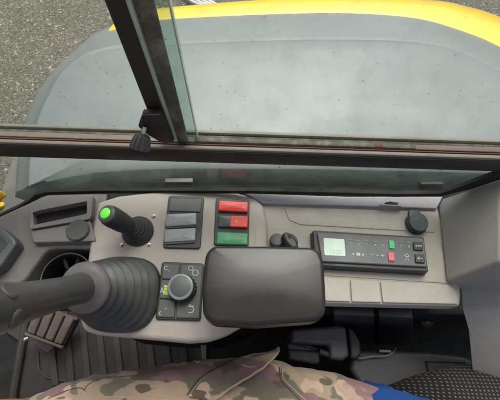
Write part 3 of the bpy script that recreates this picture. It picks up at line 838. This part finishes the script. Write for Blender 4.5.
hg = obj('head', lp(H1-hx*.012, hx, [(.0170, 0), (.0190, .001), (.0196, .006), (.0205, .04), (.0205, .07), (.017, .088), (.008, .096)], 48), 'handle', js)
tocam = (CAM-H1); tocam = (tocam-hx*tocam.dot(hx)).normalized(); sidev = hx.cross(tocam)
for s, hh in ((1, .010), (-1, .013)):
    d = (tocam*.86-sidev*.55*s).normalized()
    obj('button', lp(H1+hx*hh+d*.0185, d, [(.0075, -.003), (.0075, .0016), (.006, .0028), (.001, .003)], 32), 'rubber', hg)

# ------------------------------------------------ radio
rd = thing('cab_radio', G(370, 252, 0), 'slim black cab radio with pale green display and rows of keys', 'radio')
ZR = .012
obj('housing', pp([(312.6, 230), (424, 236.8), (428.8, 272.2), (326, 266.5), (315, 265)], ZR-.004, -.012, 2.5, .002, 3, draft=.03), 'black', rd)
obj('face', pp([(317, 232), (424, 238), (427.8, 267), (322, 261.5)], ZR, ZR-.008, 2, .0015, 3), 'radio', rd)
obj('display', pp([(323.6, 238), (344.2, 239.2), (345.6, 256), (324.6, 255.2)], ZR+.0006, ZR-.002, 1), 'lcd', rd)
text('12:22', (335, 251.6), ZR+.0007, .0085, 'display_digits', 'lcddig', rd, -2, .0001)
for i, (a, b) in enumerate(((350.5, 242.5), (358.2, 243.2), (366.5, 243.6), (375.2, 244.1), (383.3, 244.6))):
    text(str(i+1), (a, b+1.4), ZR+.0002, .0062, 'key_number', 'white', rd, -2)
    bm = bmesh.new(); strip(bm, (a-1.6, b-2.6), (a+1.6, b-2.4), .0008, ZR+.0002); obj('key_mark', bm, 'faint', rd, 0)
g = obj('green_key', pp([(389.2, 240.2), (394.2, 240.6), (394.9, 248.6), (389.7, 248.2)], ZR+.0022, ZR-.002, .8, .0006, 2), 'radiogreen', rd)
text('6', (392.2, 244.6), ZR+.0024, .0062, 'key_number', 'white', g, -2)
for s, a, b in (('7', 400.6, 246.2), ('8', 408.8, 246.8)):
    text(s, (a, b), ZR+.0002, .0058, 'key_number', 'white', rd, -2)
    bm = bmesh.new(); strip(bm, (a-1.6, b-4.2), (a+1.4, b-4), .0008, ZR+.0002); obj('key_mark', bm, 'faint', rd, 0)
g = obj('red_key', pp([(388.2, 252.2), (394.2, 252.6), (394.9, 261), (388.9, 260.6)], ZR+.0022, ZR-.002, .8, .0006, 2), 'radiored', rd)
bm = bmesh.new(); strip(bm, (390, 255.2), (393.2, 255.4), .0008, ZR+.0023); strip(bm, (390.2, 258.4), (393.4, 258.6), .0016, ZR+.0023); obj('key_mark', bm, 'faint', g, 0)
bm = bmesh.new()
for tri in ([(354, 252.6), (354.2, 255.6), (351.8, 254)], [(362.2, 253), (362.4, 256), (364.8, 254.6)]): pp(tri, ZR+.0006, ZR, bm=bm)
pp([(356.2, 252.6), (360.2, 252.9), (360.4, 255.8), (356.4, 255.5)], ZR+.0005, ZR, bm=bm)
strip(bm, (370, 255), (373, 255.2), .0009, ZR+.0002); strip(bm, (375.5, 255.3), (378.5, 255.5), .0009, ZR+.0002)
strip(bm, (380.4, 255.5), (384, 255.7), .001, ZR+.0002); strip(bm, (382.1, 253.8), (382.3, 257.4), .001, ZR+.0003)
obj('key_symbols', bm, 'white', rd, 0)
bm = bmesh.new()
for a, b in (((404.4, 256.2), (406.6, 253.6)), ((406.6, 253.6), (409, 256.4)), ((405, 256.4), (408.6, 256.6)), ((404.6, 260), (406.6, 260)), ((407.4, 260), (409.4, 260.2)), ((405.4, 258), (408.4, 258.2))): strip(bm, a, b, .001, ZR+.0002)
obj('key_symbols', bm, 'white', rd, 0)
for q in ([(413.4, 241.4), (422.6, 242), (423.6, 250.4), (414, 249.8)], [(415.2, 253.6), (424.4, 254.2), (425.4, 263), (416, 262.4)]):
    o = obj('square_key', pp(q, ZR+.003, ZR-.002, 1, .001, 2), 'black', rd)
    bm = bmesh.new(); c = (sum(p[0] for p in q)/4, sum(p[1] for p in q)/4)
    if q[0][0] < 415:
        for k in (-2.2, 0, 2.2): strip(bm, (c[0]+k-.8, c[1]), (c[0]+k+.8, c[1]+.1), .0026, ZR+.0031)
    else:
        strip(bm, (c[0]-2.6, c[1]), (c[0]+2.4, c[1]+.3), .0010, ZR+.0031)
        strip(bm, (c[0]-2.8, c[1]), (c[0]-.8, c[1]-1.5), .0010, ZR+.0032); strip(bm, (c[0]-2.8, c[1]), (c[0]-.8, c[1]+1.7), .0010, ZR+.0032)
    obj('key_mark', bm, 'faint', o, 0)
# ------------------------------------------------ socket with cap
ps = thing('power_socket', G(415, 222, -.01), 'round dark rubber capped power socket above the radio', 'socket')
obj('ring', lp(G(415.5, 224.5, -.0095), (0, 0, 1), [(.0172, 0), (.0172, .003), (.0155, .0045)], 40), 'black', ps)
cp = obj('cap', lp(G(416, 223.5, -.006), Vector((.05, -.12, 1)), [(.0160, 0), (.0160, .008), (.0145, .0105), (.002, .011)], 40), 'cap', ps)
obj('tab', pp([(408.5, 209.5), (420, 209), (421.5, 216), (420.5, 221), (414, 222), (409.5, 218)], .0055, .0, 3, .002, 3), 'cap', cp)
# ------------------------------------------------ ignition key
ik = thing('ignition_key', G(284, 242, -.01), 'black headed key in a grey ignition barrel behind the armrest', 'key')
obj('barrel', lp(G(277, 243, -.009), Vector((-.1, .1, 1)), [(.0115, 0), (.0115, .010), (.0100, .014), (.006, .015)], 32), 'charcoal', ik)
obj('collar', lp(G(288, 244, -.009), Vector((.1, .05, 1)), [(.0140, 0), (.0135, .010), (.0115, .013)], 32), 'black', ik)
P = [(281.5, 234), (286, 231.2), (291, 233), (297.5, 241), (299, 248), (292, 249), (286, 243)]
obj('key_head', pp(P, .022, .006, 2.5, .004, 4), 'black', ik)
obj('key_hole', pp([(287, 235), (289, 234.6), (291.5, 238), (290, 239)], .0222, .015, .6), 'deep', ik)
# ================================================================== ARMREST
ar = thing('armrest', G(262, 290, 0), 'brownish black padded armrest standing over the console', 'armrest')
ZA = .105
ap = [(213, 245), (262, 245.2), (312, 246.5), (320, 251), (324.5, 262), (326.5, 300), (326, 314), (318, 321), (256, 325.5), (212, 323.5), (203, 316), (201.5, 290), (204, 262), (206, 252)]
bm = pp(ap, ZA, ZA-.028, [5, 1, 5, 5, 5, 1, 7, 7, 1, 7, 7, 1, 3, 5], .006, 6, dome=.003)
obj('pad', bm, 'pad', ar, 50)
inner = [(x+(264-x)*.06, y+(285-y)*.06) for x, y in ap]
obj('base', pp(inner, ZA-.028, ZA-.04, 4), 'black', ar)
c = G(262, 285, ZA-.04)
obj('post', lp((c.x, c.y, -.012), (0, 0, 1), [(.03, 0), (.028, .012), (.018, .018), (.018, c.z+.012)], 32), 'black', ar)

# ================================================================== REAR CORNER TRIM
ct = thing('corner_trim', G(470, 280, -.1), 'large grey moulded trim panel in the right rear corner', 'trim panel')
bm = bmesh.new()
def V(px, py, z): return bm.verts.new(G(px, py, z))
a0 = V(439.5, 206, -.006); a1 = V(443, 199, .004); a2 = V(500, 181, .09); a2b = V(560, 150, .10)
b0 = V(445, 250, -.008); c0 = V(447.5, 281, -.002); c1 = V(500, 262, .085); c1b = V(580, 238, .09)
d0 = V(461.5, 289, -.022); d1 = V(500, 291, .0); d1b = V(580, 290, .0)
e0 = V(463, 309, -.05); e1 = V(500, 308, -.03); e1b = V(580, 305, -.03)
f0 = V(469, 330, -.07); f1 = V(505, 326, -.045); f1b = V(580, 320, -.04)
g0 = V(473, 372, -.115); g1 = V(506, 372, -.08); g1b = V(580, 372, -.07)
h0 = V(474, 410, -.16); h1 = V(506, 410, -.12); h1b = V(580, 410, -.10)
for q in ((a1, a2, c1, c0, b0, a0), (a2, a2b, c1b, c1), (c0, c1, d1, d0), (c1, c1b, d1b, d1), (d0, d1, e1, e0), (d1, d1b, e1b, e1), (e0, e1, f1, f0), (e1, e1b, f1b, f1), (f0, f1, g1, g0), (f1, f1b, g1b, g1), (g0, g1, h1, h0), (g1, g1b, h1b, h1)): bm.faces.new(q)
bmesh.ops.recalc_face_normals(bm, faces=bm.faces)
sel = [e for e in bm.edges if len(e.link_faces) == 2 and e.calc_face_angle(0) > R(4)]
bmesh.ops.bevel(bm, geom=sel, offset=.005, segments=4, profile=.5, affect='EDGES', clamp_overlap=True)
# give the moulding a wall thickness away from the cab interior
for f in bm.faces:
    if f.normal.z < 0: f.normal_flip()
bmesh.ops.solidify(bm, geom=list(bm.faces), thickness=.005)
obj('moulding', bm, 'trim', ct, 50)

# ================================================================== UNDER THE CONSOLE
ub = thing('black_side_box', (.2, .12, FZ), 'black moulded recess panel with one screw under the console', 'side box')
bm = bmesh.new(); box(bm, (-.02, .118, FZ), (.66, .135, -.11), .003); obj('panel', bm, 'deep', ub)
def onpanel(px, py, y=.118): return W(px, py, y)
for q in ([(333, 307), (374, 309), (373, 346), (335, 340)], [(378, 309), (412, 311), (413, 347), (378, 346)]):
    P = [onpanel(*p) for p in q]
    bm = bmesh.new(); hexa(bm, [p+Vector((0, -.012, 0)) for p in P], [p+Vector((0, .004, 0)) for p in P], .003); obj('rib', bm, 'black', ub)
P = onpanel(427, 322)
bm = bmesh.new(); lathe(bm, P+Vector((0, .002, 0)), Vector((0, -.55, .8)), [(.012, -.004), (.012, .003), (.008, .005), (.001, .005)], 28); o = obj('screw', bm, 'rubber', ub)
lathe_c = lathe(bmesh.new(), P+Vector((0, .002, 0))+Vector((0, -.55, .8)).normalized()*.005, Vector((0, -.55, .8)), [(.0035, 0), (.003, .001)], 6); obj('recess', lathe_c, 'steel', o)
obj('support', pp([(200, 338), (206, 338), (206, 360), (202, 360)], -.22, -.23), 'rocker', ub)

# floor mat
fm = thing('floor_mat', G(100, 365, FZ), 'dusty black rubber floor mat with raised slanting ribs', 'floor mat')
obj('sheet', pp([(-40, 300), (235, 300), (206, 345), (206, 410), (30, 420), (14, 392), (24, 345)], FZ+.004, FZ-.005, 3, .002, 2), 'mat', fm)
for k in range(10):
    x = 52+k*16.3
    obj('rib', pp([(x-8, 310), (x-1, 310), (x+6.5, 386-k*2.2), (x-.7, 386-k*2.2)], FZ+.010, FZ+.002, .8, .003, 2), 'matrib', fm)
for q in ([(36, 352), (38.5, 352), (39.5, 370), (37, 371)], [(37.2, 371), (39.6, 369.8), (48, 377), (46.5, 379)], [(46.5, 378.6), (48, 376.6), (90, 384.5), (89, 387)]):
    obj('border', pp(q, FZ+.008, FZ+.002, .3, .0015, 2), 'matrib', fm)
bm = bmesh.new(); tube(bm, [G(27, 318, FZ+.012), G(21, 350, FZ+.012), G(14, 392, FZ+.012), G(12, 410, FZ+.012)], .010, 10); obj('edge', bm, 'mat', fm)
# pedal
pd = thing('pedal', G(52, 335, FZ), 'worn dusty foot pedal with ribbed rubber pad on the floor mat', 'pedal')
ZP = FZ+.09
def PP(px, py, dz=0):
    t = (py-305)/45; return G(px, py, ZP-.03*t+dz)
q = [(37, 303), (78, 318), (62.5, 348.5), (26, 335)]
P = [PP(*p) for p in rnd(q, 2, 3)]
bm = bmesh.new(); vt = [bm.verts.new(p) for p in P]; vb = [bm.verts.new(p+Vector((0, 0, -.016))) for p in P]
f = bm.faces.new(vt); bm.faces.new(vb[::-1])
for i in range(len(P)): bm.faces.new((vt[i], vb[i], vb[(i+1) % len(P)], vt[(i+1) % len(P)]))
bmesh.ops.bevel(bm, geom=list(f.edges), offset=.003, segments=2, profile=.5, affect='EDGES')
obj('plate', bm, 'rubber_black', pd)
def bil(u, v):
    a = Vector(q[0]).lerp(Vector(q[1]), u); b = Vector(q[3]).lerp(Vector(q[2]), u); return a.lerp(b, v)
for k in range(4):
    u0, u1 = .04+k*.24, .04+k*.24+.2
    A = [PP(*bil(a, b)) for a, b in ((u0, .05), (u1, .05), (u1, .90), (u0, .90))]
    bm = bmesh.new(); hexa(bm, [p+Vector((0, 0, .010)) for p in A], [p-Vector((0, 0, .004)) for p in A], .003, 3); obj('tread', bm, 'pedal', pd)
for vv in (.92, .0):
    A = [PP(*bil(a, b)) for a, b in ((-.02, vv), (1.02, vv), (1.02, vv+.1), (-.02, vv+.1))]
    bm = bmesh.new(); hexa(bm, [p+Vector((0, 0, .008)) for p in A], [p-Vector((0, 0, .006)) for p in A], .003, 3); obj('tread', bm, 'pedal', pd)
A = [PP(36, 339, -.012), PP(54, 346.5, -.012), PP(47.5, 352.5, -.02), PP(36.5, 347, -.02)]
bm = bmesh.new(); hexa(bm, A, [p-Vector((0, 0, .014)) for p in A], .004, 3); obj('toe_clip', bm, 'pedal', pd)
obj('bolt', lp(PP(28, 338, .0), Vector((-.6, -.5, .4)), [(.005, 0), (.005, .008), (.003, .010)], 12), 'steel', pd)
bm = bmesh.new(); tube(bm, [PP(52, 325, -.016), PP(54, 318, -.07)], .012); obj('arm', bm, 'black', pd)

# ================================================================== SEAT, BELT, PERSON
st = thing('operator_seat', (.42, -.1, FZ), 'operator seat with black fabric dotted in beige and dark side panel', 'seat')
def loft(bm, secs, cap=True):
    rows = [[bm.verts.new(p) for p in s] for s in secs]
    for a, b in zip(rows, rows[1:]):
        n = len(a)
        for k in range(n): bm.faces.new((a[k], a[(k+1) % n], b[(k+1) % n], b[k]))
    if cap: bm.faces.new(rows[0][::-1]); bm.faces.new(rows[-1])
    return bm
ZS = -.14
sil = [(388, 402), (393, 392), (400, 385.5), (415, 377.5), (435, 370.5), (460, 365), (490, 362), (520, 361), (560, 361)]
secs = []
for i, p in enumerate(smoothpath([Vector((a, b, 0)) for a, b in sil], 5)):
    t = i/((len(sil)-1)*5)
    e = G(p.x, p.y, ZS); rr = .035+.075*min(1, t*1.6)**.6
    secs.append([Vector((e.x, e.y-rr*1.15+math.cos(2*math.pi*k/32)*rr*1.15, ZS-.01+math.sin(2*math.pi*k/32)*rr*.9-.1*(1-min(1, t*2)))) for k in range(32)])
bm = loft(bmesh.new(), secs)
obj('bolster', bm, 'dots', st, 60)
bm = bmesh.new(); box(bm, (.24, -.45, -.30), (.62, -.06, -.17), .04, 5); obj('cushion', bm, 'dots', st)
bm = bmesh.new(); box(bm, (-.12, -.45, -.34), (.24, -.08, -.22), .04, 5); obj('front_cushion', bm, 'dots', st)
bm = bmesh.new(); box(bm, (.0, -.40, FZ), (.5, -.06, -.32), .01); obj('base', bm, 'deep', st)
P = [(352, 350.5), (385, 349.5), (430, 351.5), (463, 355), (473, 359), (474, 372), (440, 384), (395, 392), (362, 388), (350, 370)]
obj('side_panel', pp(P, -.20, -.26, 4, .008, 4), 'charcoal', st)
for q in ([(425, 361), (451, 361.6), (451, 363), (425, 362.4)], [(453, 361.7), (466, 362.2), (466, 363.6), (453, 363.1)], [(425.5, 363), (427.4, 363), (429, 371), (427, 371.5)]):
    obj('slot', pp(q, -.1985, -.22), 'deep', st)
# belt buckle housing
bb = thing('belt_buckle', G(325, 345, -.2), 'chunky black seat belt buckle housing beside the camouflage trousers', 'belt buckle')
ZB = -.16
bm = pp([(292, 329), (335, 325.5), (346, 326), (349.5, 356), (343, 361), (330, 359.5), (329, 345.5), (291, 343)], ZB, ZB-.06, 2.5, .006, 4); obj('housing', bm, 'charcoal', bb)
obj('end_cap', pp([(347.5, 326.5), (353, 327.5), (360.5, 340), (362, 354), (358, 360), (350.5, 359.5)], ZB-.008, ZB-.06, 3, .006, 4), 'black', bb)
obj('latch', pp([(288, 349), (320, 351.5), (320, 363), (316, 365), (289, 360)], ZB-.012, ZB-.05, 2, .005, 4), 'rubber_black', bb)
obj('neck', pp([(287, 342), (312, 345), (322, 350), (322, 352), (288, 350)], ZB-.02, ZB-.05, 1, .003, 2), 'black', bb)
bm = bmesh.new(); tube(bm, [G(320, 351.5, ZB-.015), G(330, 355, ZB-.012)], .006); obj('pin', bm, 'rubber', bb)
bm = bmesh.new(); tube(bm, [G(338, 326, ZB-.02), G(338.5, 322.5, ZB-.03)], .006); obj('stud', bm, 'black', bb)
cb = thing('adjuster_cable', G(375, 356, -.2), 'thin grey cable running behind the belt buckle', 'cable')
bm = bmesh.new(); tube(bm, [G(352, 357.5, -.195), G(362, 358.2, -.19), G(372, 356.5, -.19), G(386, 355.8, -.192), G(393, 352, -.2), G(396, 348, -.24)], .0019); obj('sheath', bm, 'rocker', cb)
obj('fitting', pp([(379, 349), (391, 349.5), (392, 353), (379.5, 352.5)], -.19, -.2, .8, .002, 2), 'brass', cb)

pr = thing('person', (.25, -.15, -.22), 'seated person in camouflage cargo trousers and bright blue top', 'person')
silh = [(-40, 414), (10, 402), (30, 395.5), (55, 388), (80, 380.5), (100, 374), (125, 372), (150, 369.5), (180, 364), (205, 358.5), (235, 357), (265, 358.5), (290, 365.5), (320, 369), (345, 374), (370, 384), (395, 396)]
path = smoothpath([Vector((a, b, 0)) for a, b in silh], 14)
ZT = -.15
secs = []; topline = []
NS = 110
for i, p in enumerate(path):
    t = i/(len(path)-1); e = G(p.x, p.y, ZT); rr = .073+.018*t
    s = []
    for k in range(NS):
        a = 2*math.pi*k/NS
        v = Vector((e.x, e.y-rr+math.cos(a)*rr, ZT+.01+math.sin(a)*rr*.82))
        nrm = Vector((0, math.cos(a), math.sin(a)))
        q = Vector((v.x*9+v.y*4, v.y*16, v.z*10))
        fold = noise.noise(q)*.008 + (abs(noise.noise(Vector((v.x*26+v.y*20, v.y*10, v.z*10))))-.25)*.0065 + noise.noise(Vector((v.x*60+v.y*40, v.y*30, v.z*30)))*.0012
        # creases running out from the hip and across the knee
        fold += .004*math.sin(v.x*95+v.y*60+3*noise.noise(v*12))*max(0, noise.noise(Vector((v.x*6, 3, v.z*6))))
        s.append(v+nrm*fold)
    secs.append(s)
bm = loft(bmesh.new(), secs)
# knee bends down into the shin, and the second leg on the far side
e0 = G(10, 402, ZT)
kx, ky = secs[0][0].x, secs[0][0].y-.073
tube(bm, [(kx+.03, ky, ZT), (kx-.03, ky, ZT-.03), (kx-.05, ky, ZT-.1), (kx-.04, ky, FZ+.09)], lambda t: .075-.022*t, 24)
tube(bm, [(.22, -.27, ZT), (-.1, -.30, ZT), (-.38, -.33, ZT), (-.44, -.33, ZT-.06), (-.46, -.33, FZ+.09)], lambda t: .09-.035*t, 24)
tube(bm, [(.23, -.30, ZT), (.24, -.18, ZT+.02), (.23, -.08, ZT)], .095, 24)
tr = obj('trousers', bm, 'camo', pr, 60)
from mathutils.bvhtree import BVHTree
_me = tr.data; _o = wloc(tr)
_bvh = BVHTree.FromPolygons([v.co+_o for v in _me.vertices], [tuple(p.vertices) for p in _me.polygons])
def oncloth(px, py, lift=.001):
    """nearest point of the cloth under a sighted point"""
    d = ray(px, py).normalized(); h = _bvh.ray_cast(CAM, d)
    k = 0
    while h[0] is None and k < 40:                       # past the leg's outline: step back onto it
        k += 1; h = _bvh.ray_cast(CAM, ray(px, py+.5*k).normalized())
    n = h[1] if h[1].dot(d) < 0 else -h[1]
    return h[0]+n*lift
def dense(pts, n=8): return [(p.x, p.y) for p in smoothpath([Vector((a, b, 0)) for a, b in pts], n)]
def seam(pts, r, mat, name='seam', lift=.0005, parent=None):
    bm = bmesh.new(); P = [oncloth(a, b, lift) for a, b in dense(pts, 6)]; tube(bm, P, r, 6, False); return obj(name, bm, mat, parent or tr)
def patch(name, near_, far_, lift, mat, th=.0025, nv=8, parent=None):
    """cloth piece between two sighted edges; lift(u, v) gives its stand off"""
    A, B_ = resample([Vector((a, b, 0)) for a, b in dense(near_)], 24), resample([Vector((a, b, 0)) for a, b in dense(far_)], 24)
    bm = bmesh.new(); vs = []
    for i in range(24):
        row = []
        for j in range(nv+1):
            p = A[i].lerp(B_[i], j/nv); row.append(bm.verts.new(oncloth(p.x, p.y, lift(i/23, j/nv))))
        vs.append(row)
    for i in range(23):
        for j in range(nv): bm.faces.new((vs[i][j], vs[i+1][j], vs[i+1][j+1], vs[i][j+1]))
    bmesh.ops.recalc_face_normals(bm, faces=bm.faces); bmesh.ops.solidify(bm, geom=list(bm.faces), thickness=th)
    return obj(name, bm, mat, parent or tr, 60)
# pocket flap: its upper corner stands away from the leg
F_up = [(270, 353.2), (255, 356.5), (237, 362), (216, 372), (202, 381.5), (190, 397)]
F_lo = [(276, 360), (267, 371.5), (250, 381), (236, 388.5), (226, 394), (214, 402)]
flap = patch('pocket_flap', F_up, F_lo, lambda u, v: .003+.007*v+.010*max(0, 1-u*3.5)*v, 'camo')
for off, m in ((0, 'seamdark'), (2.4, 'thread'), (5.0, 'seamdark')):
    seam([(a-off*.55, b-off*.5+.4) for a, b in F_up], .0010, m, lift=.0009)
bm = bmesh.new(); tube(bm, [oncloth(a, b, .0115+.009*max(0, 1-i*.06)) for i, (a, b) in enumerate(dense(F_lo, 5))], .0017, 6, False); obj('flap_edge', bm, 'thread', flap)
bm = bmesh.new(); tube(bm, [oncloth(a, b, .0095) for a, b in dense([(242, 369.2), (249, 371), (258, 371)], 4)], .0012, 6, False); obj('buttonhole', bm, 'thread', flap)
seam([(282, 368.5), (283.5, 379), (294, 390), (306, 401)], .0011, 'thread', lift=.0006)
seam([(279.5, 367.5), (281, 380), (291, 391), (302, 402)], .0010, 'seamdark', lift=.0005)
seam([(84, 391), (88, 385), (100, 379), (125, 376.5), (150, 374), (175, 368)], .0008, 'seamdark', lift=.0002)
seam([(84, 391), (95, 396), (120, 397), (150, 397.5), (185, 396)], .0009, 'thread', lift=.0002)
seam([(48, 399), (66, 391), (80, 388), (86, 392)], .0008, 'seamdark', lift=.0002)
bp = oncloth(198, 361, .001)
bm = lathe(bmesh.new(), bp, Vector((0, .6, .8)), [(.0062, -.002), (.0062, .002), (.0045, .0034), (.001, .0034)], 20); obj('button', bm, 'brass', tr)
# blue top
bm = bmesh.new()
secs2 = []
for h, rx, ry, cx_, cy_ in ((-.19, .12, .178, .222, -.178), (-.15, .135, .186, .222, -.178), (-.11, .135, .180, .228, -.18), (-.04, .125, .165, .265, -.20), (.03, .118, .155, .285, -.205), (.07, .10, .13, .295, -.21), (.09, .07, .095, .30, -.21), (.098, .03, .04, .30, -.21)):
    s = []
    for k in range(56):
        a = 2*math.pi*k/56; v = Vector((cx_+math.cos(a)*rx, cy_+math.sin(a)*ry, h))
        f_ = .018*noise.noise(Vector((math.cos(a)*5, math.sin(a)*5, h*26)))+.004*noise.noise(Vector((math.cos(a)*14, math.sin(a)*14, h*50)))
        s.append(v+Vector((math.cos(a), math.sin(a), 0))*f_)
    secs2.append(s)
loft(bm, secs2)
obj('blue_top', bm, 'blue', pr, 60)
# boots
for (bx, by) in ((G(33, 398, FZ).x+.0, G(33, 398, FZ).y-.045), (-.56, -.33)):
    bm = bmesh.new(); ss = []
    for t in range(9):
        u = t/8; x = bx-.13+.27*u; hh = .05+.06*max(0, u-.35)*1.5; ww = .045*math.sin(math.pi*(.12+.8*u))**.5
        ss.append([Vector((x, by+math.cos(2*math.pi*k/24)*ww, FZ+.012+hh*.5+math.sin(2*math.pi*k/24)*hh*.55)) for k in range(24)])
    loft(bm, ss); obj('boot', bm, 'orange', pr, 60)
